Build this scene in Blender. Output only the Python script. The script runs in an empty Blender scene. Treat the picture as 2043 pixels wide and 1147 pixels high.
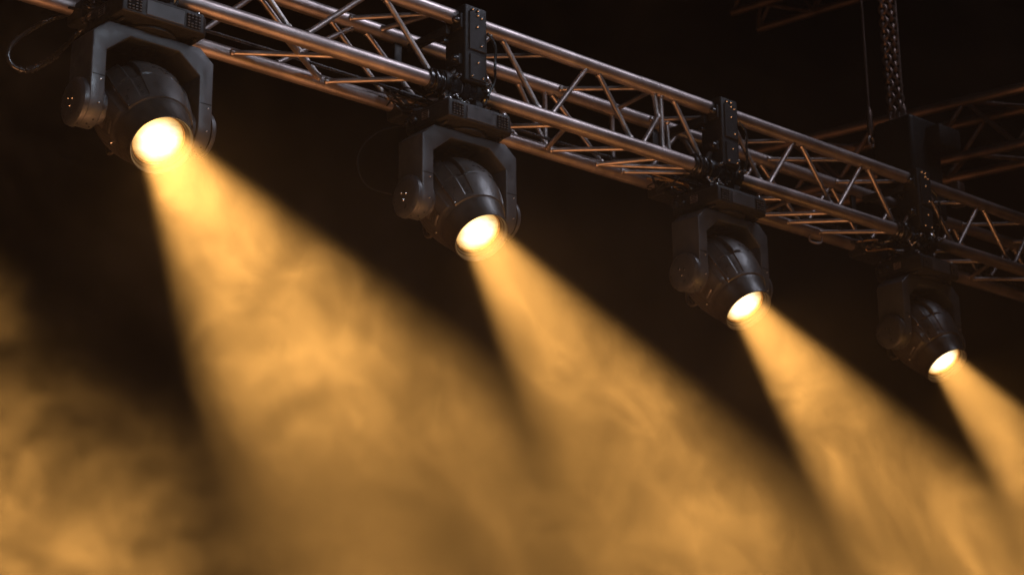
import bpy, bmesh, math, random
from math import sin, cos, pi, radians, sqrt, exp
from mathutils import Vector, Matrix, noise
random.seed(7)
sc = bpy.context.scene
COL = sc.collection
V = Vector

# ---------------------------------------------------------------- camera
cam_d = bpy.data.cameras.new('camera'); cam = bpy.data.objects.new('camera', cam_d); COL.objects.link(cam)
CAM = V((0, -3.9162, -2.0808))
yaw, pitch, roll = 0.730267, 0.272270, -0.009412
fwd = V((sin(yaw)*cos(pitch), cos(yaw)*cos(pitch), sin(pitch)))
rgt = V((cos(yaw), -sin(yaw), 0)); upv = rgt.cross(fwd)
r2 = cos(roll)*rgt + sin(roll)*upv; u2 = -sin(roll)*rgt + cos(roll)*upv
m = Matrix((r2, u2, -fwd)).transposed().to_4x4(); m.translation = CAM
cam.matrix_world = m
cam_d.sensor_width = 36; cam_d.lens = 36*3448.57/2043
cam_d.clip_start = 0.05; cam_d.clip_end = 200
cam_d.dof.use_dof = True; cam_d.dof.focus_distance = 4.8; cam_d.dof.aperture_fstop = 5.0
sc.camera = cam

# ---------------------------------------------------------------- world, exposure
w = bpy.data.worlds.new('World'); sc.world = w; w.use_nodes = True
w.node_tree.nodes['Background'].inputs[0].default_value = (1.0, 0.8, 0.65, 1)
w.node_tree.nodes['Background'].inputs[1].default_value = 0.0004
sc.view_settings.view_transform = 'Standard'; sc.view_settings.look = 'None'
sc.view_settings.exposure = 0; sc.view_settings.gamma = 1
cy = sc.cycles
cy.use_denoising = True
cy.max_bounces = 6; cy.diffuse_bounces = 2; cy.glossy_bounces = 3; cy.transmission_bounces = 2
cy.volume_bounces = 0; cy.transparent_max_bounces = 6
cy.sample_clamp_indirect = 4; cy.sample_clamp_direct = 0
cy.use_adaptive_sampling = True; cy.adaptive_threshold = 0.02
cy.volume_step_rate = 7.0; cy.volume_max_steps = 256
cy.caustics_reflective = False; cy.caustics_refractive = False

def area(name, loc, target, sx, sy, col, power, spread=180):
    d = bpy.data.lights.new(name, 'AREA'); d.shape = 'RECTANGLE'; d.size = sx; d.size_y = sy
    d.color = col; d.energy = power; d.spread = radians(spread)
    o = bpy.data.objects.new(name, d); COL.objects.link(o); o.location = loc
    o.rotation_euler = (V(target)-V(loc)).to_track_quat('-Z', 'Y').to_euler()
    return o
WARM = (1.0, 0.482, 0.113)
BEAM_W = 30000.0
# added cool lamps for fill and edge highlights; warm lamp below imitates stage bounce
area('cool_side_light', (2.9, -5.4, 1.5), (2.5, 0, -0.25), 0.6, 1.2, (0.70, 0.83, 1.0), 7.2, 52)
area('cool_rim_light', (-1.6, -2.2, 1.2), (3, 0, -.2), .3, .5, (.75, .85, 1.0), 1.0, 70)
area('cool_top_light', (6.4, -2.6, 4.2), (3.2, 0, 0.1), 2.6, 1.6, (0.82, 0.84, 1.0), 17, 70)
area('stage_bounce_light', (2.4, -1.2, -4.6), (2.8, 0, 0), 4.6, 2.2, (1.0, 0.42, 0.17), 66, 110)

# ---------------------------------------------------------------- helpers
def tag(o, label=None, cat=None, group=None, kind=None):
    if label: o['label'] = label
    if cat: o['category'] = cat
    if group: o['group'] = group
    if kind: o['kind'] = kind
    return o
def empty(name, loc=(0, 0, 0), parent=None):
    o = bpy.data.objects.new(name, None); COL.objects.link(o); o.location = loc
    o.empty_display_size = .05
    if parent: o.parent = parent
    return o
def mesh_obj(name, bm, mat, parent=None, smooth=True, loc=None, rot=None):
    me = bpy.data.meshes.new(name); bm.normal_update(); bm.to_mesh(me); bm.free()
    me.materials.append(mat)
    if smooth:
        me.polygons.foreach_set('use_smooth', [True]*len(me.polygons))
        me.set_sharp_from_angle(angle=radians(35))
    o = bpy.data.objects.new(name, me); COL.objects.link(o)
    if parent: o.parent = parent
    if loc is not None: o.location = loc
    if rot is not None: o.rotation_euler = rot
    return o
def share(o, name, parent, loc=None, rot=None, scale=None):
    c = bpy.data.objects.new(name, o.data); COL.objects.link(c); c.parent = parent
    if loc is not None: c.location = loc
    if rot is not None: c.rotation_euler = rot
    if scale is not None: c.scale = scale
    return c
def bevel(bm, wd, seg=2, ang=30):
    es = [e for e in bm.edges if len(e.link_faces) == 2 and e.calc_face_angle() > radians(ang)]
    bmesh.ops.bevel(bm, geom=es, offset=wd, segments=seg, profile=.5, affect='EDGES', clamp_overlap=True)
def box(bm, c, s, bev=0, seg=2, rot=None):
    b = bmesh.new(); bmesh.ops.create_cube(b, size=1)
    for v in b.verts: v.co = V((v.co.x*s[0], v.co.y*s[1], v.co.z*s[2]))
    if bev: bevel(b, bev, seg)
    for v in b.verts:
        if rot: v.co = rot @ v.co
        v.co += V(c)
    merge(bm, b)
def merge(bm, b):
    me = bpy.data.meshes.new('tmp'); b.to_mesh(me); b.free(); bm.from_mesh(me); bpy.data.meshes.remove(me)
def prism(pts, axis, a, b_, bev=0, seg=2):
    """polygon extruded along an axis; pts are 2D in the other two axes (cyclic order)"""
    bm = bmesh.new()
    def mk(p, t):
        return {'x': V((t, p[0], p[1])), 'y': V((p[0], t, p[1])), 'z': V((p[0], p[1], t))}[axis]
    n = len(pts)
    A = [bm.verts.new(mk(p, a)) for p in pts]; B = [bm.verts.new(mk(p, b_)) for p in pts]
    bm.faces.new(A); bm.faces.new(B[::-1])
    for i in range(n): bm.faces.new((A[i], B[i], B[(i+1) % n], A[(i+1) % n]))
    bmesh.ops.recalc_face_normals(bm, faces=bm.faces)
    if bev: bevel(bm, bev, seg)
    return bm
def lathe(prof, seg=48, ax='z'):
    bm = bmesh.new(); rings = []
    for r, z in prof:
        if r < 1e-5: rings.append([bm.verts.new((0, 0, z))])
        else: rings.append([bm.verts.new((r*cos(2*pi*i/seg), r*sin(2*pi*i/seg), z)) for i in range(seg)])
    for A, B in zip(rings, rings[1:]):
        for i in range(seg):
            j = (i+1) % seg
            if len(A) == 1 and len(B) == 1: continue
            if len(A) == 1: bm.faces.new((A[0], B[i], B[j]))
            elif len(B) == 1: bm.faces.new((A[i], A[j], B[0]))
            else: bm.faces.new((A[i], A[j], B[j], B[i]))
    bmesh.ops.recalc_face_normals(bm, faces=bm.faces)
    if ax == 'x':
        for v in bm.verts: v.co = V((v.co.z, v.co.x, v.co.y))
    if ax == 'y':
        for v in bm.verts: v.co = V((v.co.y, v.co.z, v.co.x))
    return bm
def tube(path, rad, seg=10, closed=False):
    bm = bmesh.new(); path = [V(p) for p in path]; n = len(path); rings = []
    T0 = (path[1]-path[0]).normalized(); N = T0.orthogonal().normalized()
    for i, p in enumerate(path):
        if closed: T = (path[(i+1) % n]-path[i-1]).normalized()
        else: T = (path[min(i+1, n-1)]-path[max(i-1, 0)]).normalized()
        N = (N-T*N.dot(T)).normalized(); Bn = T.cross(N)
        r = rad(i/(n-1)) if callable(rad) else rad
        rings.append([bm.verts.new(p+r*(N*cos(2*pi*k/seg)+Bn*sin(2*pi*k/seg))) for k in range(seg)])
    pairs = list(zip(rings, rings[1:]))+([(rings[-1], rings[0])] if closed else [])
    for A, B in pairs:
        for k in range(seg): bm.faces.new((A[k], A[(k+1) % seg], B[(k+1) % seg], B[k]))
    if not closed:
        bm.faces.new(rings[0][::-1]); bm.faces.new(rings[-1])
    bmesh.ops.recalc_face_normals(bm, faces=bm.faces)
    return bm
def spline(ps, k=12, closed=False):
    ps = [V(p) for p in ps]; out = []; n = len(ps)
    for i in range(n if closed else n-1):
        if closed: a, b, c, d = ps[i-1], ps[i], ps[(i+1) % n], ps[(i+2) % n]
        else: a, b, c, d = ps[max(i-1, 0)], ps[i], ps[i+1], ps[min(i+2, n-1)]
        for j in range(k):
            t = j/k
            out.append(.5*((2*b)+(c-a)*t+(2*a-5*b+4*c-d)*t*t+(3*b-a-3*c+d)*t**3))
    if not closed: out.append(ps[-1])
    return out

# ---------------------------------------------------------------- materials
def mat(name, col, rough=.5, metal=0., var=.25, nscale=30., bump=.0, bscale=200., spec=.5, scratch=None, dust=None, coat=0.):
    M = bpy.data.materials.new(name); M.use_nodes = True; nt = M.node_tree; N = nt.nodes; L = nt.links
    b = N['Principled BSDF']
    tc = N.new('ShaderNodeTexCoord')
    n1 = N.new('ShaderNodeTexNoise'); n1.inputs['Scale'].default_value = nscale; n1.inputs['Detail'].default_value = 6
    L.new(tc.outputs['Object'], n1.inputs['Vector'])
    mp = N.new('ShaderNodeMapRange'); mp.inputs['From Min'].default_value = .3; mp.inputs['From Max'].default_value = .7
    mp.inputs['To Min'].default_value = 1-var; mp.inputs['To Max'].default_value = 1+var
    L.new(n1.outputs['Fac'], mp.inputs['Value'])
    mx = N.new('ShaderNodeMix'); mx.data_type = 'RGBA'; mx.blend_type = 'MULTIPLY'; mx.inputs['Factor'].default_value = 1
    mx.inputs['A'].default_value = (*col, 1); L.new(mp.outputs['Result'], mx.inputs['B'])
    out = mx.outputs['Result']
    if dust:
        n3 = N.new('ShaderNodeTexNoise'); n3.inputs['Scale'].default_value = 190; n3.inputs['Detail'].default_value = 3
        L.new(tc.outputs['Object'], n3.inputs['Vector'])
        r3 = N.new('ShaderNodeMapRange'); r3.inputs['From Min'].default_value = .62; r3.inputs['From Max'].default_value = .72
        L.new(n3.outputs['Fac'], r3.inputs['Value'])
        m3 = N.new('ShaderNodeMix'); m3.data_type = 'RGBA'; m3.inputs['B'].default_value = (*dust, 1)
        L.new(r3.outputs['Result'], m3.inputs['Factor']); L.new(out, m3.inputs['A']); out = m3.outputs['Result']
    L.new(out, b.inputs['Base Color'])
    b.inputs['Metallic'].default_value = metal; b.inputs['Specular IOR Level'].default_value = spec
    b.inputs['Coat Weight'].default_value = coat
    n2 = N.new('ShaderNodeTexNoise'); n2.inputs['Scale'].default_value = nscale*2.3; n2.inputs['Detail'].default_value = 8
    if scratch:
        mpg = N.new('ShaderNodeMapping'); mpg.inputs['Scale'].default_value = scratch
        L.new(tc.outputs['Object'], mpg.inputs['Vector']); L.new(mpg.outputs['Vector'], n2.inputs['Vector'])
    else: L.new(tc.outputs['Object'], n2.inputs['Vector'])
    mr = N.new('ShaderNodeMapRange'); mr.inputs['From Min'].default_value = .3; mr.inputs['From Max'].default_value = .7
    mr.inputs['To Min'].default_value = max(.04, rough-.12); mr.inputs['To Max'].default_value = rough+.14
    L.new(n2.outputs['Fac'], mr.inputs['Value']); L.new(mr.outputs['Result'], b.inputs['Roughness'])
    if bump:
        bp = N.new('ShaderNodeBump'); bp.inputs['Strength'].default_value = bump; bp.inputs['Distance'].default_value = .002
        n4 = N.new('ShaderNodeTexNoise'); n4.inputs['Scale'].default_value = bscale; n4.inputs['Detail'].default_value = 4
        if scratch: L.new(mpg.outputs['Vector'], n4.inputs['Vector'])
        else: L.new(tc.outputs['Object'], n4.inputs['Vector'])
        L.new(n4.outputs['Fac'], bp.inputs['Height']); L.new(bp.outputs['Normal'], b.inputs['Normal'])
    return M
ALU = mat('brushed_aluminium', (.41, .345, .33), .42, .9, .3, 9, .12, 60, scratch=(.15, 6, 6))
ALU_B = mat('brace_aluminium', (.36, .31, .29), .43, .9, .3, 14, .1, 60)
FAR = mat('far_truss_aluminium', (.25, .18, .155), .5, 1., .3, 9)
BLACK = mat('black_powder_coat', (.006, .006, .0065), .55, 0., .3, 40, .25, 500, spec=.35, dust=(.035, .032, .03))
YOKE = mat('dark_grey_yoke_paint', (.036, .039, .044), .42, 0., .22, 18, .15, 600, dust=(.045, .045, .047))
CAPM = mat('grey_cap_paint', (.035, .037, .042), .36, 0., .25, 25, .12, 600, dust=(.06, .06, .06))
HEAD = mat('scuffed_black_head_shell', (.038, .033, .030), .37, 0., .5, 12, .25, 350, dust=(.06, .055, .05), coat=.1)
BEZ = mat('bezel_plastic', (.026, .021, .017), .38, 0., .3, 20, .1, 400)
CHROME = mat('bright_steel', (.62, .61, .6), .22, 1., .3, 60, .1, 300)
RUBBER = mat('black_rubber_cable', (.012, .012, .013), .25, 0., .1, 10, 0, 60, coat=.3)
PLATE = mat('printed_label_plate', (.16, .12, .10), .5, 0., .6, 120)
VENTM = mat('vent_black', (.004, .004, .004), .8, 0., .3, 60, spec=.12)
BRASS = mat('warm_wire', (.42, .28, .16), .4, .8, .4, 60)
def lens_mat():
    M = bpy.data.materials.new('glowing_fresnel_lens'); M.use_nodes = True; nt = M.node_tree; N = nt.nodes; L = nt.links
    N.clear(); o = N.new('ShaderNodeOutputMaterial'); e = N.new('ShaderNodeEmission')
    tc = N.new('ShaderNodeTexCoord'); sp = N.new('ShaderNodeVectorMath'); sp.operation = 'LENGTH'
    L.new(tc.outputs['Object'], sp.inputs[0])
    # radial and streaky brightness of the lamp seen through ribbed glass
    mpg = N.new('ShaderNodeMapping'); mpg.inputs['Scale'].default_value = (1.0, 3.0, 1.0); mpg.inputs['Rotation'].default_value = (0, 0, -.4)
    L.new(tc.outputs['Object'], mpg.inputs['Vector'])
    ns = N.new('ShaderNodeTexNoise'); ns.inputs['Scale'].default_value = 14; ns.inputs['Detail'].default_value = 3
    L.new(mpg.outputs['Vector'], ns.inputs['Vector'])
    rg = N.new('ShaderNodeValToRGB'); el = rg.color_ramp.elements
    el[0].position = 0; el[0].color = (1, .93, .76, 1)
    el[1].position = 1; el[1].color = (.95, .50, .14, 1)
    k = rg.color_ramp.elements.new(.68); k.color = (1, .86, .58, 1)
    k = rg.color_ramp.elements.new(.86); k.color = (1, .66, .26, 1)
    mr = N.new('ShaderNodeMapRange'); mr.inputs['From Max'].default_value = .07
    L.new(sp.outputs['Value'], mr.inputs['Value']); L.new(mr.outputs['Result'], rg.inputs['Fac'])
    st = N.new('ShaderNodeMapRange'); st.inputs['To Min'].default_value = 2.9; st.inputs['To Max'].default_value = .75
    L.new(mr.outputs['Result'], st.inputs['Value'])
    ms = N.new('ShaderNodeMapRange'); ms.inputs['From Min'].default_value = .3; ms.inputs['From Max'].default_value = .7
    ms.inputs['To Min'].default_value = .72; ms.inputs['To Max'].default_value = 1.35
    L.new(ns.outputs['Fac'], ms.inputs['Value'])
    mu = N.new('ShaderNodeMath'); mu.operation = 'MULTIPLY'; L.new(st.outputs['Result'], mu.inputs[0]); L.new(ms.outputs['Result'], mu.inputs[1])
    L.new(rg.outputs['Color'], e.inputs['Color']); L.new(mu.outputs[0], e.inputs['Strength']); tr = N.new('ShaderNodeBsdfTransparent'); ad = N.new('ShaderNodeAddShader')      # clear glass with its own bright glare
    L.new(e.outputs[0], ad.inputs[0]); L.new(tr.outputs[0], ad.inputs[1]); L.new(ad.outputs[0], o.inputs['Surface'])
    return M
LENS = lens_mat()

# ---------------------------------------------------------------- truss
def strut_bm(a, b, r=.0092, weld=.0125, seg=12):
    a, b = V(a), V(b); d = (b-a).length; L = (b-a).normalized()
    ps = [(0, weld), (.004, weld), (.009, r*1.05), (.012, r), (d*.5, r), (d-.012, r), (d-.009, r*1.05), (d-.004, weld), (d, weld)]
    N = L.orthogonal().normalized(); B = L.cross(N); bm = bmesh.new(); rings = []
    for t, rr in ps:
        rings.append([bm.verts.new(a+L*t+rr*(N*cos(2*pi*k/seg)+B*sin(2*pi*k/seg))) for k in range(seg)])
    for A_, B_ in zip(rings, rings[1:]):
        for k in range(seg): bm.faces.new((A_[k], A_[(k+1) % seg], B_[(k+1) % seg], B_[k]))
    bm.faces.new(rings[0][::-1]); bm.faces.new(rings[-1])
    bmesh.ops.recalc_face_normals(bm, faces=bm.faces)
    return bm
W = .241
truss = empty('lighting_truss', (4.2, W/2, W/2))
tag(truss, 'long bare aluminium box truss carrying the row of stage lights', 'truss')
def T(x, y, z): return (x-4.2, y-W/2, z-W/2)
def chord(y, z, name='chord'):
    bm = bmesh.new(); R = .025
    prof = [(R, -1.2)]
    prof += [(R, 12.)]
    b = lathe(prof, 40, 'x')
    for v in b.verts: v.co = V(T(v.co.x, y+v.co.y, z+v.co.z))
    return mesh_obj(name, b, ALU, truss)
for y, z in ((0, 0), (0, W), (W, 0), (W, W)):
    ch_ = chord(y, z)
    for xa, xb in ((4.104, 4.192), (4.199, 4.292)):     # spigot sleeves of the joint, butted end to end
        bb = lathe([(.025, xa), (.0257, xa+.0006), (.0257, xb-.0006), (.025, xb)], 40, 'x')
        for v in bb.verts: v.co = V(T(v.co.x, y+v.co.y, z+v.co.z))
        mesh_obj('coupler', bb, ALU, ch_)
def brace(a, b, r=.0092): return mesh_obj('brace', strut_bm(T(*a), T(*b), r), ALU_B, truss)
zb, zt_ = .021, W-.021
front = [(.95, 1.13, 0), (1.2, 1.37, 1), (1.4, 1.58, 0), (1.66, 1.82, 1), (1.86, 2.03, 0), (2.10, 2.27, 1), (2.44, 2.637, 0), (2.703, 2.93, 1), (2.994, 3.175, 0), (3.24, 3.42, 1),
         (3.476, 3.633, 0), (3.694, 3.852, 1), (3.915, 4.065, 0), (4.291, 4.43, 0), (4.444, 4.59, 1), (4.60, 4.749, 0), (4.801, 4.956, 1), (5.006, 5.165, 0),
         (5.217, 5.375, 1), (5.423, 5.572, 0), (5.63, 5.79, 1), (5.815, 5.974, 0), (6.02, 6.184, 1), (6.23, 6.394, 0), (6.44, 6.60, 1), (6.65, 6.81, 0), (6.86, 7.02, 1), (7.07, 7.23, 0), (7.4, 7.58, 1), (7.63, 7.8, 0), (7.85, 8.02, 1), (8.06, 8.23, 0)]
for a, b, up in front:
    brace((a, 0, zb if up else zt_), (b, 0, zt_ if up else zb))
brace((4.224, 0, zb), (4.224, 0, zt_)); brace((4.264, .004, zb), (4.255, .004, .13), .007)
brace((4.127, 0, zb), (4.205, 0, .134)); brace((4.205, 0, .134), (4.19, 0, zt_))
back = [(1.2, 1.4, 0), (1.45, 1.66, 1), (1.7, 1.9, 0), (1.95, 2.15, 1), (2.2, 2.42, 0), (2.46, 2.67, 1), (2.69, 2.915, 0), (2.76, 3.04, 1), (2.96, 3.18, 0), (3.10, 3.33, 0), (3.36, 3.56, 1), (3.6, 3.74, 0), (3.76, 3.885, 0),
        (3.92, 4.16, 0), (4.38, 4.56, 1), (4.60, 4.80, 0), (4.84, 5.02, 1), (5.05, 5.28, 0), (5.31, 5.48, 1), (5.5, 5.68, 0), (5.72, 5.9, 1), (5.93, 6.12, 0), (6.15, 6.34, 1), (6.36, 6.55, 0), (6.6, 6.8, 1), (6.84, 7.04, 0), (7.1, 7.3, 1), (7.4, 7.6, 0)]
for a, b, up in back:
    brace((a, W, zb if up else zt_), (b, W, zt_ if up else zb))
brace((3.885, W, zb), (3.885, W, zt_)); brace((4.22, W, zb), (4.22, W, zt_))
bot = [(1.3, 1.55), (1.72, 1.98), (2.14, 2.4), (2.583, 2.86), (2.93, 3.13), (3.19, 3.40), (3.55, 3.75), (3.89, 4.10), (4.115, 4.25), (4.12, 4.42), (4.24, 4.50), (4.72, 4.95), (5.02, 5.22), (5.17, 5.36), (5.37, 5.60), (5.8, 6.02), (6.02, 6.26), (6.45, 6.7), (6.9, 7.1)]
for qx, px in bot:   # far bottom chord to near bottom chord
    brace((qx, W-zb, .0), (px, zb, .0), .0085)
for px, qx in [(1.0, 1.28), (1.58, 1.70), (2.0, 2.12), (2.63, 2.90), (3.45, 3.53), (3.78, 3.875), (4.97, 5.01), (5.62, 5.78), (6.3, 6.43), (6.72, 6.88)]:
    brace((px, zb, .004), (qx, W-zb, .004), .0085)
top = [(1.5, 1.3), (2.0, 1.8), (2.45, 2.25), (2.93, 2.7), (3.20, 3.02), (3.20, 3.15), (3.71, 3.50), (4.16, 3.94), (4.20, 4.23), (4.60, 4.40), (4.98, 4.78), (5.32, 5.07), (5.72, 5.5), (6.15, 5.93), (6.6, 6.4), (7.0, 6.8)]
for rx, sx in top:
    brace((rx, zb, W), (sx, W-zb, W), .0085)

# far cross trusses
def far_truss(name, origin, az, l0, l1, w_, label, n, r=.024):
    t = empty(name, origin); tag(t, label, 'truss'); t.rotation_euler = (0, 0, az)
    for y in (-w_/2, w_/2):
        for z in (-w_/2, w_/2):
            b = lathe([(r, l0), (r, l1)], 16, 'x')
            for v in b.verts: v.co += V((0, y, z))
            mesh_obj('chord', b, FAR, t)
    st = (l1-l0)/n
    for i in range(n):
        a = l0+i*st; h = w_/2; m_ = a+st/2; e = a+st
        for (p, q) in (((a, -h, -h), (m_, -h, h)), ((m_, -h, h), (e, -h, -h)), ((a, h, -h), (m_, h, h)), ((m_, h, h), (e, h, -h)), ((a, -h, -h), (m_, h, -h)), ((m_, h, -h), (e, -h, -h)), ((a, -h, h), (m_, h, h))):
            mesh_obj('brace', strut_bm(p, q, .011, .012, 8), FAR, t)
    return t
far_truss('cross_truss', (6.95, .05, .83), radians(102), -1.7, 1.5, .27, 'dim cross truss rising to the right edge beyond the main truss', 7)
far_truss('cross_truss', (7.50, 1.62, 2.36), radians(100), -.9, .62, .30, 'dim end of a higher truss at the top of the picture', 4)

# ---------------------------------------------------------------- moving head light
Z0 = -.094
hw, yf, yb, tb = .1345, -.116, .112, .056
def base_bm():
    c = .016
    pts = [(-hw+c, yf), (hw-c*1.6, yf), (hw, yf+c*1.6), (hw, yb-c), (hw-c, yb), (-hw+c, yb), (-hw, yb-c), (-hw, yf+c)]
    pts = [(-hw, yf), (hw-.02, yf), (hw, yf+.02), (hw, yb-.02), (hw-.02, yb), (-hw+.02, yb), (-hw, yb-.02)]
    return prism(pts, 'z', -tb, 0, .005, 3)
yw, aw, xo = .1855, .043, .045
zo, zi, zin, xi = -.108, -.154, -.100, .068
zc, HL, HM, TAU = -.297, .137, .011, .74
def head_pose(t): return (0, -HL*sin(t)-HM*cos(t), zc-HL*cos(t)+HM*sin(t)), (-t, 0, 0)
yd = .0615
def yoke_bm():
    # one bent bridge: outer and inner outline quad strips, extruded in depth; arms run down with rounded ends
    bm = bmesh.new()
    out = [(-yw, zc), (-yw, zo), (-yw+xo, -.071), (yw-xo, -.071), (yw, zo), (yw, zc)]
    inn = [(-yw+aw, zc), (-yw+aw, zi), (-yw+aw+xi, zin), (yw-aw-xi, zin), (yw-aw, zi), (yw-aw, zc)]
    F = []
    for yy in (-yd, yd):
        F.append(([bm.verts.new((x, yy, z)) for x, z in out], [bm.verts.new((x, yy, z)) for x, z in inn]))
    (fo, fi), (bo, bi) = F
    for i in range(5):
        bm.faces.new((fo[i], fo[i+1], fi[i+1], fi[i])); bm.faces.new((bo[i+1], bo[i], bi[i], bi[i+1]))
        bm.faces.new((fo[i+1], fo[i], bo[i], bo[i+1])); bm.faces.new((fi[i], fi[i+1], bi[i+1], bi[i]))
    # rounded arm ends
    for (xa, xb, oi) in ((-yw, -yw+aw, 0), (yw-aw, yw, 5)):
        fa = (fo[oi], fi[oi]) if oi == 0 else (fi[oi], fo[oi])
        ba = (bo[oi], bi[oi]) if oi == 0 else (bi[oi], bo[oi])
        prev = fa; A = [fa[0]]; B = [fa[1]]
        for k in range(1, 12):
            t = pi*k/12
            va = bm.verts.new((xa, -yd*cos(t), zc-yd*sin(t)*1.05)); vb = bm.verts.new((xb, -yd*cos(t), zc-yd*sin(t)*1.05))
            bm.faces.new((prev[0], va, vb, prev[1])); prev = (va, vb); A.append(va); B.append(vb)
        bm.faces.new((prev[0], ba[0], ba[1], prev[1])); A.append(ba[0]); B.append(ba[1])
        bm.faces.new(A); bm.faces.new(B[::-1])
    bmesh.ops.recalc_face_normals(bm, faces=bm.faces)
    bevel(bm, .0035, 3, 32)
    return bm
# head profile: s = distance behind the lens plane
PROF = [(.0, .0865), (.010, .092), (.030, .1005), (.045, .1060), (.07, .1145), (.10, .1225), (.13, .1272), (.16, .1282), (.19, .1250), (.218, .1170), (.245, .1035), (.268, .084), (.285, .059), (.295, .031), (.2985, 0)]
def prof_r(s):
    for (a, ra), (b, rb) in zip(PROF, PROF[1:]):
        if s <= b:
            t = (s-a)/(b-a); t = max(0, t); return ra+(rb-ra)*t
    return 0
def smooth_prof():
    pts = [V((r, s, 0)) for s, r in PROF]
    return [(p.x, p.y) for p in spline(pts, 7)]
def gro(x, w_): return exp(-(x/w_)**2)
def sstep(a, b, x):
    t = max(0, min(1, (x-a)/(b-a))); return t*t*(3-2*t)
def head_bm():
    prof = smooth_prof(); prof = [(r, s) for r, s in prof if s >= .036]
    seg = 288; bm = bmesh.new(); rings = []
    for r, s in prof:
        if r < .004: rings.append([bm.verts.new((0, 0, s))]); continue
        ring = []
        for k in range(seg):
            ph = 2*pi*k/seg              # 0 = -Y side (visible top), pi/2 = +X
            a = (ph+pi) % (2*pi)-pi; d = math.degrees(a); ad = abs(d)
            g = 0
            # raised top cover between 0.04 and 0.24, ends and edges crisp
            cov = sstep(64, 62.4, ad)*sstep(.0405, .0425, s)
            g += .0042*cov
            # recessed channels each side of the middle of the rear cover
            ch = sstep(26.5, 28, ad)*sstep(42, 40.5, ad)*sstep(.127, .140, s)
            g -= .011*ch
            g += .0016*(gro(ad-25.2, 1.1)+gro(ad-43.4, 1.1))*sstep(.127, .14, s)
            g -= .0035*sstep(27.5, 29, ad)*sstep(41, 39.5, ad)*sstep(.05, .056, s)*sstep(.140, .127, s)
            # cross seam and front/rear cover split
            if ad < 64: g += -.004*gro(s-.122-.010*cos(a*1.4), .0014)+.0014*gro(s-.1255-.010*cos(a*1.4), .0012)
            g += .0018*gro(ad-61.2, .9)*cov
            # lower side panel, louvred field
            if 66 < ad < 128:
                g += .0022*sstep(72, 73.4, ad)*sstep(124, 122.6, ad)*sstep(.052, .054, s)*sstep(.205, .203, s)
                if 92 < ad < 116 and .062 < s < .118: g -= .0036*(.5+.5*cos((s-.062)/.0093*2*pi))*sstep(92, 95, ad)*sstep(116, 113, ad)
            g -= .0026*gro((ad-136)/57.3*r, .0013)*sstep(.05, .055, s)
            if ad > 138: g -= .0022*gro(s-.16, .0013)
            rr = r+g
            ring.append(bm.verts.new((rr*sin(a), -rr*cos(a), s)))
        rings.append(ring)
    for A, B in zip(rings, rings[1:]):
        if len(A) == 1: continue
        for i in range(seg):
            j = (i+1) % seg
            if len(B) == 1: bm.faces.new((A[i], A[j], B[0]))
            else: bm.faces.new((A[i], A[j], B[j], B[i]))
    bmesh.ops.recalc_face_normals(bm, faces=bm.faces)
    return bm
def on_head(ph_deg, s, lift=0.):
    a = radians(ph_deg); r = prof_r(s)+lift
    return V((r*sin(a), -r*cos(a), s))

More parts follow.
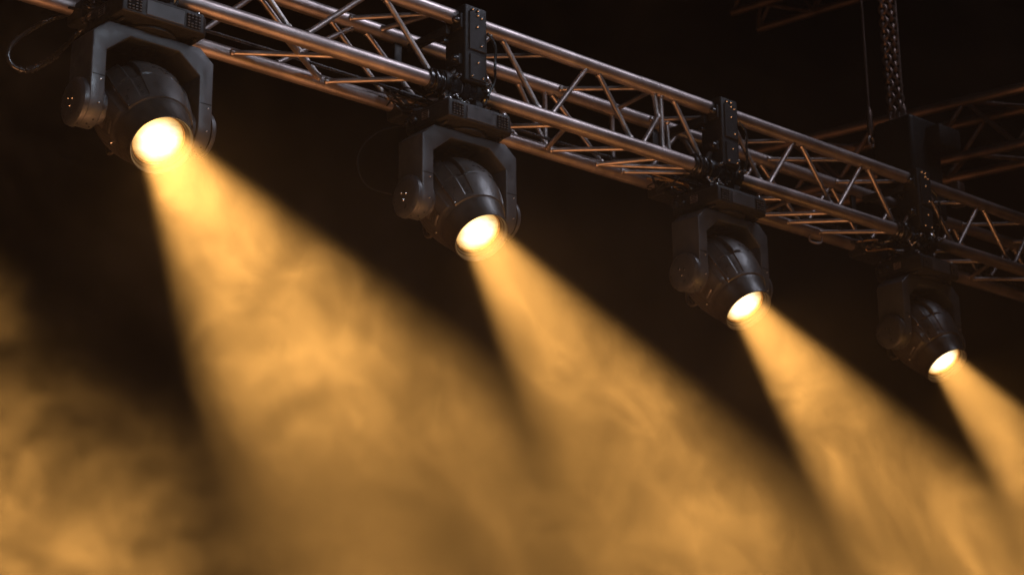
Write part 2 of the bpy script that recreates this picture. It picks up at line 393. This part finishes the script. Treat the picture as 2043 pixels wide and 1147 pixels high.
def build_head_light():
    root = empty('moving_head_light')
    base = mesh_obj('base', base_bm(), BLACK, root)
    # top lid with lip
    b = bmesh.new(); box(b, (0, 0, .004), (hw*2-.02, .20, .012), .003); mesh_obj('base_lid', b, BLACK, base)
    # vent fields on the front face
    for cx_ in (-.098, .083):
        b = bmesh.new(); box(b, (cx_, yf-.0004, -.028), (.044, .003, .040), .0008, 1); fr = mesh_obj('vent', b, VENTM, base)
        b = bmesh.new()
        for i in range(4):
            for j in range(5):
                if (i*7+j*3) % 9 != 4: box(b, (cx_-.0165+i*.011, yf-.003, -.0445+j*.0085), (.0062, .003, .0036), .0006, 1)
        g = mesh_obj('grille', b, YOKE, fr); g['kind'] = 'stuff'
    b = bmesh.new(); box(b, (-.005, yf-.001, -.028), (.115, .003, .042), .001, 1); mesh_obj('front_panel', b, YOKE, base)
    # printed label and sockets on the left face
    b = bmesh.new(); box(b, (-hw-.0008, -.005, -.024), (.003, .034, .026), .0006, 1); pl = mesh_obj('label_plate', b, PLATE, base)
    b = bmesh.new()
    for j in range(4): box(b, (-hw-.0026, -.005+(.002 if j % 2 else -.002), -.015-j*.006), (.0012, .024-.004*(j % 3), .0022), 0)
    mesh_obj('print', b, VENTM, base)['kind'] = 'stuff'
    for yy in (.045, .078):
        mesh_obj('socket', lathe([(0, -.012), (.010, -.012), (.012, -.009), (.012, .0)], 20, 'x'), RUBBER, base, loc=(-hw, yy, -.026))
    for xx, yy in ((-.11, -.09), (.11, -.09), (.11, .09), (-.11, .09)):
        mesh_obj('corner_bolt', lathe([(0, .017), (.004, .017), (.006, .014), (.006, .006)], 12, 'z'), CHROME, base, loc=(xx, yy, 0))
    # carry handles under the ends
    for sx in (-1, 1):
        pth = spline([(sx*(hw-.03), -.07, -tb+.004), (sx*(hw-.02), -.068, -tb-.008), (sx*(hw-.02), .06, -tb-.008), (sx*(hw-.03), .062, -tb+.004)], 6)
        mesh_obj('handle', tube(pth, .005, 8), BLACK, base)
    mesh_obj('pan_bearing', lathe([(0, -.071), (.082, -.071), (.088, -.067), (.088, -.058), (.095, -.0555), (.095, -.05), (0, -.05)], 48, 'z'), BLACK, base)
    # clamps up to the near chord (chord axis relative to the fixture centre)
    cz, cyy = .094, -.0217
    b = bmesh.new(); box(b, (0, cyy+.02, .022), (.20, .10, .014), .003); mesh_obj('omega_bracket', b, BLACK, base)
    for cx_ in (-.07, .055):
        ring = [(.0262, -.022), (.0345, -.022), (.036, -.019), (.036, .019), (.0345, .022), (.0262, .022), (.0262, -.022)]
        cl = mesh_obj('clamp', lathe(ring, 32, 'x'), BLACK, base, loc=(cx_, cyy, cz))
        b = bmesh.new(); box(b, (0, 0, -.048), (.03, .035, .032), .004); mesh_obj('clamp_foot', b, BLACK, cl)
        b = lathe([(0, .012), (.007, .012), (.0085, .009), (.0085, -.02), (.004, -.02), (.004, -.034), (0, -.034)], 12, 'y'); mesh_obj('wing_bolt', b, CHROME, cl, loc=(0, -.042, .004))
    # yoke
    yk = mesh_obj('yoke', yoke_bm(), YOKE, root)
    for sx in (-1, 1):
        cap = lathe([(0, .020), (.026, .0215), (.050, .0205), (.060, .017), (.0655, .012), (.067, .004), (.067, 0), (.060, 0)], 56, 'x')
        if sx < 0:
            for v in cap.verts: v.co.x *= -1
            bmesh.ops.reverse_faces(cap, faces=cap.faces)
        c_ = mesh_obj('tilt_cap', cap, CAPM, yk, loc=(sx*(yw+.001), .002, zc))
        for dy, dz in ((-.012, .004), (.010, .010), (0, -.014)):
            d_ = lathe([(0, .0245), (.0035, .0245), (.0045, .022), (.0045, .018)], 10, 'x')
            for v in d_.verts: v.co.x *= sx
            bmesh.ops.recalc_face_normals(d_, faces=d_.faces)
            mesh_obj('cap_screw', d_, CHROME, c_, loc=(0, dy, dz))
        # inner bearing disc
        mesh_obj('tilt_bearing', lathe([(0, -.016), (.040, -.016), (.046, -.010), (.046, .0), (.052, .002), (.052, .012), (0, .012)], 44, 'x'), CAPM, yk,
                 loc=(sx*(yw-aw-.0125), 0, zc), rot=(0, 0, 0 if sx > 0 else pi))
        # cover split lines: thin recessed strip across the arm and screws
        b = bmesh.new(); box(b, (sx*(yw-aw/2), -yd-.0003, zc+.066), (aw-.006, .0016, .0016), 0)
        mesh_obj('cover_seam', b, VENTM, yk)
        for dx, dz in ((.008, .055), (.006, -.012)):
            mesh_obj('arm_screw', lathe([(0, -.0018), (.0022, -.0018), (.0028, -.0008), (.0028, .001)], 10, 'y'), CHROME, yk, loc=(sx*(yw-aw/2)+dx, -yd-.0003, zc+dz))
        for dx, t in ((.006, .95), (-.004, 1.25), (.010, 1.45)):
            mesh_obj('arm_hole', lathe([(0, -.0006), (.0026, -.0006), (.0026, .001)], 10, 'y'), VENTM, yk,
                     loc=(sx*(yw-aw/2)+dx, -yd*cos(t), zc-yd*1.05*sin(t)), rot=(t, 0, 0))
    b = bmesh.new()
    for sx in (-1, 1): box(b, (sx*(yw-aw-xi*.5), yd+.0015, -.14), (.05, .004, .05), .001, 1)
    mesh_obj('rear_cover', b, BLACK, yk)
    mesh_obj('pan_cover', lathe([(0, -.105), (.030, -.105), (.034, -.101), (.034, -.09)], 32, 'z'), BLACK, yk)
    # tilting head (local +Z runs to the back, -Y is its upper side)
    hd = mesh_obj('head', head_bm(), HEAD, root, loc=head_pose(TAU)[0], rot=head_pose(TAU)[1])
    bz = mesh_obj('front_bezel', lathe([(.0725, .016), (.0725, .0), (.0770, -.004), (.0782, -.013), (.0820, -.0155), (.0845, -.028), (.0860, -.0300), (.0880, -.0285), (.0888, -.022), (.0905, -.010), (.0950, .008), (.1005, .027), (.1040, .0375), (.1040, .042), (.095, .045)], 112), BEZ, hd)
    mesh_obj('lens_ring', lathe([(.0705, .006), (.0705, .0), (.0722, -.0015), (.0735, .0), (.0735, .010)], 72), BRASS, bz)
    lens = mesh_obj('lens', lathe([(0, -.0055), (.02, -.005), (.04, -.003), (.058, .0005), (.0695, .004)], 64), LENS, hd)
    for ph, s in ((-62, .118), (62, .118), (-61, .05), (61, .05), (-66, .21), (66, .21), (-126, .06), (126, .06), (130, .19), (-130, .19)):
        p_ = on_head(ph, s, .003); n_ = V((p_.x, p_.y, .0)).normalized()
        b = lathe([(0, .0022), (.0026, .0022), (.0036, .001), (.0036, -.006)], 10, 'z')
        o = mesh_obj('screw', b, CHROME, hd, loc=p_); o.rotation_euler = n_.to_track_quat('Z', 'Y').to_euler()
    # small vent marks on the rear top cover
    b = bmesh.new()
    for i, (ph, s) in enumerate(((-6, .165), (2, .165), (10, .165), (14, .19), (-2, .20), (6, .20), (16, .172), (8, .148))):
        p_ = on_head(ph, s, .0046)
        box(b, p_, (.011, .0016, .0035), .0005, 1, None)
    mesh_obj('cover_mark', b, VENTM, hd)['kind'] = 'stuff'
    b = bmesh.new()
    for k in range(3): box(b, on_head(-104, .132+k*.014, .003), (.003, .016, .004), .001, 1)
    mesh_obj('side_rib', b, BEZ, hd)['kind'] = 'stuff'
    # rear grab handle below the head
    pth = spline([on_head(188, .15, -.004), on_head(190, .165, .020), on_head(186, .205, .028), on_head(188, .235, .010), on_head(188, .245, -.01)], 6)
    mesh_obj('grab_handle', tube(pth, .006, 10), BEZ, hd)
    # the lamp's own light: the source sits at the back of the hollow head and shines out through the glass
    ld = bpy.data.lights.new('beam', 'SPOT'); ld.color = WARM; ld.energy = BEAM_W; ld.spot_size = radians(25.6); ld.spot_blend = .78
    ld.shadow_soft_size = .012
    lo = bpy.data.objects.new('beam', ld); COL.objects.link(lo); lo.parent = hd; lo.location = (0, 0, .262)
    # added weak spot before the glass, imitating stray glow wide of the beam
    ls = bpy.data.lights.new('stray_light', 'SPOT'); ls.color = (1.0, .44, .10); ls.energy = BEAM_W*.0016; ls.spot_size = radians(120); ls.spot_blend = 1
    ls.shadow_soft_size = .012
    lo = bpy.data.objects.new('stray_light', ls); COL.objects.link(lo); lo.parent = hd; lo.location = (0, 0, -.012)
    return root
def copy_tree(o, parent=None):
    c = o.copy(); COL.objects.link(c); c.parent = parent
    for ch in list(o.children): copy_tree(ch, c)
    return c
proto = build_head_light()
FX = [(2.1796, 1.0017, .020, 'large black moving head light at the left, its base above the cable loop'),
      (3.3035, 1.0154, .0053, 'second black moving head light from the left, in sharp focus under the open box bracket'),
      (4.5370, 1.0335, -.0037, 'third black moving head light from the left, slightly blurred, just right of the picture centre'),
      (5.7372, 1.0277, -.0259, 'dimmest and farthest moving head light, at the right end of the row'),
      (0.98, 1.0, .02, 'moving head light next along the truss beyond the left edge of the picture')]
def tree(o):
    yield o
    for ch in o.children: yield from tree(ch)
fixtures = []
for i, (x, s, dz, lb) in enumerate(FX):
    o = proto if i == 0 else None
    fixtures.append(o)
for i, (x, s, dz, lb) in enumerate(FX):
    o = proto if i == 0 else copy_tree(proto)
    fixtures[i] = o
    o.location = (x, .0217, Z0+dz); o.scale = (s, s, s)
    tag(o, lb, 'stage light', 'moving head lights hung along the truss')
    for ch in o.children:
        pz = radians((0, -1.6, 1.2, -1.0, 0)[i])
        if ch.name.startswith('yoke'): ch.rotation_euler = (0, 0, pz)
        if ch.name.startswith('head'):
            p_, r_ = head_pose((.765, .69, .66, .64, .80)[i]); ch.location = Matrix.Rotation(pz, 3, 'Z') @ V(p_); ch.rotation_euler = (r_[0], 0, pz)

# ---------------------------------------------------------------- black truss brackets above each light
def bracket(x, label):
    r = empty('truss_bracket', (x, 0, .13))
    tag(r, label, 'bracket', 'black box brackets clamped round the truss above the lights')
    b = bmesh.new(); box(b, (0, -.004, .012), (.092, .100, .262), .006, 3); bx = mesh_obj('housing', b, BLACK, r)
    b = bmesh.new(); box(b, (.004, -.056, .055), (.070, .006, .13), .002, 1); mesh_obj('cover', b, BLACK, bx)
    b = bmesh.new(); box(b, (.004, -.056, -.068), (.066, .006, .085), .002, 1); mesh_obj('cover', b, BLACK, bx)
    for dx, dz in ((.004, .128), (.004, .112), (.020, .106), (.002, .072), (.018, .01), (-.018, .128), (.004, -.05), (-.02, -.1), (.024, -.1)):
        mesh_obj('bolt', lathe([(0, -.005), (.0034, -.005), (.0048, -.003), (.0048, .002)], 10, 'y'), CHROME, bx, loc=(dx, -.0585, dz))
    # hook lugs, side knobs and a wrapped lead that break up the outline
    for c_, s_ in (((-.050, -.02, .085), (.014, .05, .05)), ((-.052, -.01, -.045), (.018, .06, .035)), ((.049, -.03, .03), (.010, .03, .07))):
        b = bmesh.new(); box(b, c_, s_, .003); mesh_obj('flange', b, BLACK, bx)
    for yy, zz in ((-.035, .085), (-.03, -.045), (.02, .03)):
        mesh_obj('knob', lathe([(0, -.022), (.009, -.022), (.011, -.019), (.011, -.006), (.006, -.004), (.006, .0)], 14, 'x'), RUBBER, bx, loc=(-.056, yy, zz))
    mesh_obj('eye_ring', tube([V((.013*cos(t), 0, .013*sin(t))) for t in [2*pi*k/16 for k in range(16)]], .0032, 8, True), CHROME, bx, loc=(.052, -.045, -.118), rot=(0, 0, .7))
    hook = spline([(.040, -.062, .06), (.062, -.075, .02), (.058, -.078, -.05), (.066, -.066, -.10), (.050, -.05, -.150)], 8)
    mesh_obj('lead', tube(hook, .0045, 8), RUBBER, bx)
    wrap = [V((-.155+.0018*k, .0375*cos(k*.42), -.13+.0375*sin(k*.42))) for k in range(46)]
    mesh_obj('cable_wrap', tube(wrap, .0034, 7), RUBBER, r)
    # strap arm back to the far top chord, and a clamp on it
    b = bmesh.new(); box(b, (-.07, .10, .062), (.018, .20, .03), .003); mesh_obj('arm', b, BLACK, r)
    b = bmesh.new(); box(b, (-.088, W, .03), (.03, .012, .16), .003); mesh_obj('strap', b, BLACK, r)
    # black sleeves round the lower chord
    for dx, wd, rr in ((-.155, .016, .033), (-.115, .05, .031), (-.062, .045, .034), (-.018, .024, .036), (.025, .05, .032)):
        mesh_obj('sleeve', lathe([(.026, -wd/2), (rr-.002, -wd/2), (rr, -wd/2+.002), (rr, wd/2-.002), (rr-.002, wd/2), (.026, wd/2)], 32, 'x'), RUBBER, r, loc=(dx, 0, -.13))
    mesh_obj('steel_clamp', lathe([(.0258, -.010), (.031, -.010), (.033, -.008), (.033, -.003), (.031, 0), (.033, .003), (.033, .008), (.031, .010), (.0258, .010)], 36, 'x'), CHROME, r, loc=(.066, 0, -.13))
    b = bmesh.new()
    merge(b, tube([V((0, .010*cos(t), .014*sin(t))) for t in [2*pi*k/16 for k in range(16)]], .0026, 8, True))
    mesh_obj('shackle', b, CHROME, r, loc=(.062, -.028, -.085))
    mesh_obj('shackle_pin', lathe([(0, -.016), (.003, -.016), (.003, .016), (0, .016)], 10, 'x'), CHROME, r, loc=(.062, -.028, -.101), rot=(0, 0, .4))
    # chain of small steel links lying on the lamp base
    l0 = tube([V((.0058*cos(t), .0036*sin(t), 0)) for t in [2*pi*k/12 for k in range(12)]], .0014, 6, True)
    lk = mesh_obj('link', l0, CHROME, r, loc=(-.13, -.05, -.19))
    for k in range(1, 13):
        a = share(lk, 'link', r, loc=(-.13+.0085*k, -.052+.01*sin(k*.9), -.190+.006*sin(k*1.7)), rot=(pi/2*(k % 2)+.2*sin(k), .5*sin(k*1.3), .3*cos(k)))
    # junction box at the far bottom chord
    b = bmesh.new(); box(b, (-.03, W-.02, -.155), (.17, .085, .06), .008, 3); mesh_obj('junction_box', b, BLACK, r)
    return r
for x, lb in ((2.18, 'black box bracket at the top left, over the nearest stage light'), (3.315, 'black box bracket over the second stage light from the left'),
              (4.53, 'black box bracket over the third stage light from the left'), (5.725, 'dim black box bracket over the farthest stage light'), ):
    bracket(x, lb)

# ---------------------------------------------------------------- cables
def cable(name, pts, r, m_, label, cat='cable', seg=10, k=12, group=None):
    o = mesh_obj(name, tube(spline(pts, k), r, seg), m_); tag(o, label, cat, group); return o
c1 = empty('cable_loop', (2.0, .28, -.03)); tag(c1, 'glossy black cable hanging in a loop at the left edge', 'cable')
loop = [(2.10, .30, .05), (2.075, .275, -.004), (2.016, .275, -.043), (1.958, .28, -.093), (1.918, .28, -.140), (1.907, .28, -.178), (1.922, .28, -.203), (1.955, .28, -.209), (1.99, .28, -.192), (2.03, .275, -.158), (2.072, .27, -.105), (2.10, .25, -.06), (2.11, .2, -.05)]
off = V((2.0, .28, -.03))
sp_ = [p-off for p in spline(loop, 14)]
mesh_obj('sheath', tube(sp_, .0072, 14), RUBBER, c1)
n_ = len(sp_)
for f_ in (.56, .60, .635, .67, .71, .74, .77):       # ribbed collars and ties on the lower side
    i = int(f_*n_); a, b_ = sp_[i-2], sp_[i+2]; d = (b_-a)
    mesh_obj('cable_tie', tube([a+d*.1, a+d*.9], .0104, 14), RUBBER, c1)
for (x, dz) in ((3.09, 0),):
    nm = {3.09: 'thin dark cable loop behind the second stage light', 4.31: 'thin dark cable loop behind the third stage light', 5.50: 'thin dark cable loop behind the farthest stage light'}[x]
    cable('cable_loop', [(x+.10, .16, -.10+dz), (x+.03, .20, -.13+dz), (x-.03, .21, -.20+dz), (x-.035, .21, -.27+dz), (x+.0, .20, -.32+dz), (x+.06, .16, -.34+dz)], .0028, VENTM, nm)
for x, lb in ((2.135, 'bunch of thin wires over the base of the nearest stage light'), (3.22, 'bunch of thin orange-lit wires left of the second stage light'), (4.45, 'bunch of thin wires left of the third stage light'), (5.65, 'bunch of thin wires left of the farthest stage light')):
    r = empty('wire_bunch', (x, .15, -.02)); tag(r, lb, 'cable', 'wire bunches beside the light bases')
    rnd = random.Random(int(x*100))
    for k in range(9):
        ps = [(rnd.uniform(-.10, -.04), rnd.uniform(.0, .09), rnd.uniform(-.02, .03)), (rnd.uniform(-.06, .0), rnd.uniform(-.06, .05), rnd.uniform(-.03, .03)),
              (rnd.uniform(-.02, .05), rnd.uniform(-.12, .03), rnd.uniform(-.05, .01)), (rnd.uniform(.0, .12), rnd.uniform(-.14, .02), rnd.uniform(-.07, -.02))]
        mesh_obj('wire', tube(spline(ps, 8), rnd.choice((.0022, .003, .0042)), 8), rnd.choice((RUBBER, RUBBER, BLACK, BRASS)), r)
cable('power_cable', [(-1, .02, W+.03), (.6, .03, W+.032), (1.9, .035, W+.034), (3.2, .05, W+.03), (4.6, .045, W+.032), (6, .05, W+.03), (8, .05, W+.03)], .007, RUBBER, 'black power cable lying along the top of the main truss', k=16)
cable('power_cable', [(1.4, W-.02, .035), (2.6, W-.05, .031), (3.15, W-.04, .035), (3.9, W-.03, .033), (4.4, W-.04, .035), (5.5, W-.04, .033), (7, W-.03, .034)], .0055, RUBBER, 'black cable run along the inside of the far lower chord', k=16)
cable('hook', [(5.30, .215, -.028), (5.30, .215, -.05), (5.315, .20, -.062), (5.34, .19, -.058), (5.345, .19, -.035)], .004, ALU_B, 'small bent metal hook under the truss left of the farthest light', cat='hook')

# ---------------------------------------------------------------- chain hoist and its ropes
h = empty('chain_hoist', (6.044, 0.232, 0.485)); tag(h, 'dark chain hoist block behind the truss at the right', 'hoist')
b = bmesh.new(); box(b, (0, 0, 0), (.22, .20, .30), .02, 3); mesh_obj('motor_housing', b, BLACK, h)
b = bmesh.new(); box(b, (-.02, -.02, -.24), (.22, .2, .14), .015, 3); mesh_obj('gearbox', b, BLACK, h)
b = bmesh.new(); box(b, (.20, -.10, -.16), (.055, .055, .11), .008, 2); mesh_obj('limit_switch', b, FAR, h)
b = bmesh.new(); box(b, (.08, -.10, .06), (.16, .14, .1), .012, 2); mesh_obj('corner_block', b, BLACK, h)
l0 = tube([V((.016*cos(t), 0, .022*sin(t))) for t in [2*pi*k/14 for k in range(14)]], .0062, 6, True)
lk = mesh_obj('link', l0, FAR, h, loc=(-0.081, 0.012, 0.163))
for k in range(1, 52): share(lk, 'link', h, loc=(-0.081-.0008*k, 0.012, 0.163+.030*k), rot=(0, 0, (pi/2)*(k % 2)+.3))
lk2 = share(lk, 'link', h, loc=(-0.046, -0.008, 0.163))
for k in range(1, 52): share(lk, 'link', h, loc=(-0.046-.0008*k+.004*sin(k*.6), -0.008, 0.163+.030*k), rot=(0, 0, (pi/2)*(k % 2)+.6))
for dx, lb in ((-.19, 'left steel rope of the chain hoist'), (.075, 'right steel rope of the chain hoist')):
    p0 = V((5.906, 0.322, 0.575)) if dx < 0 else V((6.014, 0.219, 0.591))
    r = empty('steel_rope', p0); tag(r, lb, 'rope', 'steel ropes either side of the hoist chain')
    mesh_obj('rope', tube([(0, 0, .1), (0, 0, 2.2)], .0048, 10), FAR, r)
    mesh_obj('turnbuckle', lathe([(.004, .13), (.012, .11), (.014, .08), (.014, .03), (.011, .0), (.004, -.01)], 14, 'z'), FAR, r)
    mesh_obj('shackle', tube([V((.018*cos(t), 0, -.03+.026*sin(t))) for t in [2*pi*k/14 for k in range(14)]], .005, 8, True), ALU_B, r)

# ---------------------------------------------------------------- the black drape that closes the stage far behind
bm = bmesh.new(); box(bm, (14, 15, 4), (50, .02, 26))
DRAPE = mat('black_velvet', (.002, .0018, .0017), .95, 0., 0., 5, spec=.03)
tag(mesh_obj('backdrop', bm, DRAPE), 'black drape far behind the rig, all but lost in the dark', kind='structure')

# ---------------------------------------------------------------- smoke: real volumes with uneven density
def smoke_volume(name, label, LO, HI, vox, field):
    bm = bmesh.new(); box(bm, (LO+HI)/2, HI-LO)
    M = bpy.data.materials.new('stage_smoke'); M.use_nodes = True; nt = M.node_tree; nt.nodes.clear()
    o = nt.nodes.new('ShaderNodeOutputMaterial'); pv = nt.nodes.new('ShaderNodeVolumePrincipled')
    pv.inputs['Color'].default_value = (.96, .92, .86, 1); pv.inputs['Density'].default_value = 1.0; pv.inputs['Anisotropy'].default_value = .0
    nt.links.new(pv.outputs[0], o.inputs['Volume'])
    M.cycles.volume_sampling = 'EQUIANGULAR'; M.cycles.volume_interpolation = 'LINEAR'
    ob = mesh_obj(name, bm, M, smooth=False); tag(ob, label, 'smoke', kind='stuff')
    g = bpy.data.node_groups.new('smoke_density', 'GeometryNodeTree')
    g.interface.new_socket('Geometry', in_out='INPUT', socket_type='NodeSocketGeometry'); g.interface.new_socket('Geometry', in_out='OUTPUT', socket_type='NodeSocketGeometry')
    N = g.nodes; L = g.links
    go = N.new('NodeGroupOutput'); vc = N.new('GeometryNodeVolumeCube'); sm = N.new('GeometryNodeSetMaterial'); sm.inputs['Material'].default_value = M
    vc.inputs['Min'].default_value = LO; vc.inputs['Max'].default_value = HI
    for k, a in zip(('Resolution X', 'Resolution Y', 'Resolution Z'), HI-LO): vc.inputs[k].default_value = int(a/vox)
    class F:
        pos = N.new('GeometryNodeInputPosition').outputs[0]
        @staticmethod
        def m(op, a, b=None, clamp=False):
            n = N.new('ShaderNodeMath'); n.operation = op; n.use_clamp = clamp
            for i, v in enumerate((a, b)):
                if v is None: continue
                if isinstance(v, (int, float)): n.inputs[i].default_value = v
                else: L.new(v, n.inputs[i])
            return n.outputs[0]
        @staticmethod
        def noise(vec, scale, det, rough=.55, dist=0., out='Fac'):
            n = N.new('ShaderNodeTexNoise'); n.inputs['Scale'].default_value = scale; n.inputs['Detail'].default_value = det
            n.inputs['Roughness'].default_value = rough; n.inputs['Distortion'].default_value = dist; n.inputs['Lacunarity'].default_value = 2.1
            L.new(vec, n.inputs['Vector']); return n.outputs[out]
        @staticmethod
        def warp(vec, scale, amount):
            c = F.noise(vec, scale, 2, out='Color')
            a = N.new('ShaderNodeVectorMath'); a.operation = 'SUBTRACT'; L.new(c, a.inputs[0]); a.inputs[1].default_value = (.5, .5, .5)
            b = N.new('ShaderNodeVectorMath'); b.operation = 'SCALE'; L.new(a.outputs[0], b.inputs[0]); b.inputs['Scale'].default_value = amount
            d = N.new('ShaderNodeVectorMath'); d.operation = 'ADD'; L.new(vec, d.inputs[0]); L.new(b.outputs[0], d.inputs[1]); return d.outputs[0]
        @staticmethod
        def along(vec):
            n = N.new('ShaderNodeVectorRotate'); n.rotation_type = 'X_AXIS'; n.inputs['Angle'].default_value = .70; L.new(vec, n.inputs['Vector'])
            k = N.new('ShaderNodeVectorMath'); k.operation = 'MULTIPLY'; L.new(n.outputs[0], k.inputs[0]); k.inputs[1].default_value = (1.0, 1.0, .55); return k.outputs[0]
        @staticmethod
        def rng(v, a, b, c, d):
            n = N.new('ShaderNodeMapRange'); n.interpolation_type = 'SMOOTHSTEP'
            for k, x in zip((1, 2, 3, 4), (a, b, c, d)): n.inputs[k].default_value = x
            L.new(v, n.inputs[0]); return n.outputs[0]
        @staticmethod
        def xyz(vec):
            n = N.new('ShaderNodeSeparateXYZ'); L.new(vec, n.inputs[0]); return n.outputs
    L.new(field(F), vc.inputs['Density']); L.new(vc.outputs[0], sm.inputs['Geometry']); L.new(sm.outputs[0], go.inputs[0])
    md = ob.modifiers.new('smoke', 'NODES'); md.node_group = g
    return ob
DENS = .0125
def hall(F):
    # smooth, thin air: heavier below, almost nothing above the truss and towards the viewer
    x = F.xyz(F.pos); z = x['Z']
    d = F.rng(F.noise(F.warp(F.pos, .9, .9), .7, 2, .5), .38, .62, .65, 1.3)
    d = F.m('MULTIPLY', d, F.m('ADD', F.m('MULTIPLY', F.rng(z, -.55, -.05, 1.0, 0.), .07), F.rng(z, -1.6, .1, .085, .004)))
    d = F.m('MULTIPLY', d, F.rng(x['X'], 1.2, 1.8, .4, 1.0))
    d = F.m('MULTIPLY', d, F.rng(x['Y'], -3.0, -1.3, .06, 1.0))
    return F.m('MULTIPLY', d, DENS)
WLO, WHI = V((.5, -3.1, -2.15)), V((7.3, .55, -.30))
def wisps(F):
    # torn, curling smoke with thin filaments, carried below the lamps
    x = F.xyz(F.pos); z = x['Z']
    pw = F.warp(F.warp(F.along(F.pos), 1.1, .8), 3.2, .20)          # drawn out a little along the throw of the beams
    big = F.rng(F.noise(pw, .7, 2, .5), .38, .62, .55, 1.3)
    v = F.noise(pw, 2.7, 7, .60, .6)
    body = F.m('MULTIPLY', F.m('POWER', F.m('MULTIPLY', F.m('MAXIMUM', F.m('SUBTRACT', v, .27), 0.), 4.3), 2.2), 1.05)
    f = F.noise(pw, 4.8, 4, .52, 1.4)
    fil = F.m('POWER', F.m('SUBTRACT', 1.0, F.m('MULTIPLY', F.m('ABSOLUTE', F.m('SUBTRACT', f, .5)), 9.0), clamp=True), 2.0)
    d = F.m('MULTIPLY', big, F.m('ADD', F.m('MULTIPLY', body, .62), F.m('MULTIPLY', F.m('MULTIPLY', fil, body), 1.7)))
    calm = F.rng(z, -1.1, -.5, 1.0, .15)                 # even close under the lamps, broken up lower down
    d = F.m('ADD', F.m('MULTIPLY', F.m('SUBTRACT', d, .75), F.m('MULTIPLY', calm, .68)), .74)
    d = F.m('MULTIPLY', d, F.rng(z, -1.65, -.75, .43, .58))
    left = F.rng(x['X'], 1.25, 1.75, 1.0, 0.)            # low at the left the cloud is ragged, with clear air between
    pr_ = F.warp(F.warp(F.pos, 1.5, .7), 4.5, .16)
    fr = F.m('POWER', F.m('SUBTRACT', 1.0, F.m('MULTIPLY', F.m('ABSOLUTE', F.m('SUBTRACT', F.noise(pr_, 5.5, 3, .5, 1.0), .5)), 11.0), clamp=True), 1.6)
    rag = F.m('MULTIPLY', F.rng(F.noise(pr_, 2.4, 5, .6, .8), .46, .56, .0, 1.), F.m('ADD', .12, F.m('MULTIPLY', fr, 3.0)))
    rag = F.m('MULTIPLY', rag, 1.6)
    mixn = F.m('ADD', F.m('MULTIPLY', d, F.m('SUBTRACT', 1.0, left)), F.m('MULTIPLY', rag, left))
    for k, e in (('X', .2), ('Y', .35), ('Z', .22)):
        a, b = getattr(WLO, k.lower()), getattr(WHI, k.lower())
        mixn = F.m('MULTIPLY', mixn, F.m('MULTIPLY', F.rng(x[k], a, a+e, 0., 1.), F.rng(x[k], b-e, b, 1., 0.)))
    return F.m('MULTIPLY', mixn, DENS)
smoke_volume('haze', 'thin theatrical haze filling the dark air around the truss', V((-.8, -4.6, -3.9)), V((9.2, 3.0, 3.0)), .09, hall)
smoke_volume('smoke_wisps', 'drifting curling smoke lit amber by the beams below the lights', WLO, WHI, .0165, wisps)
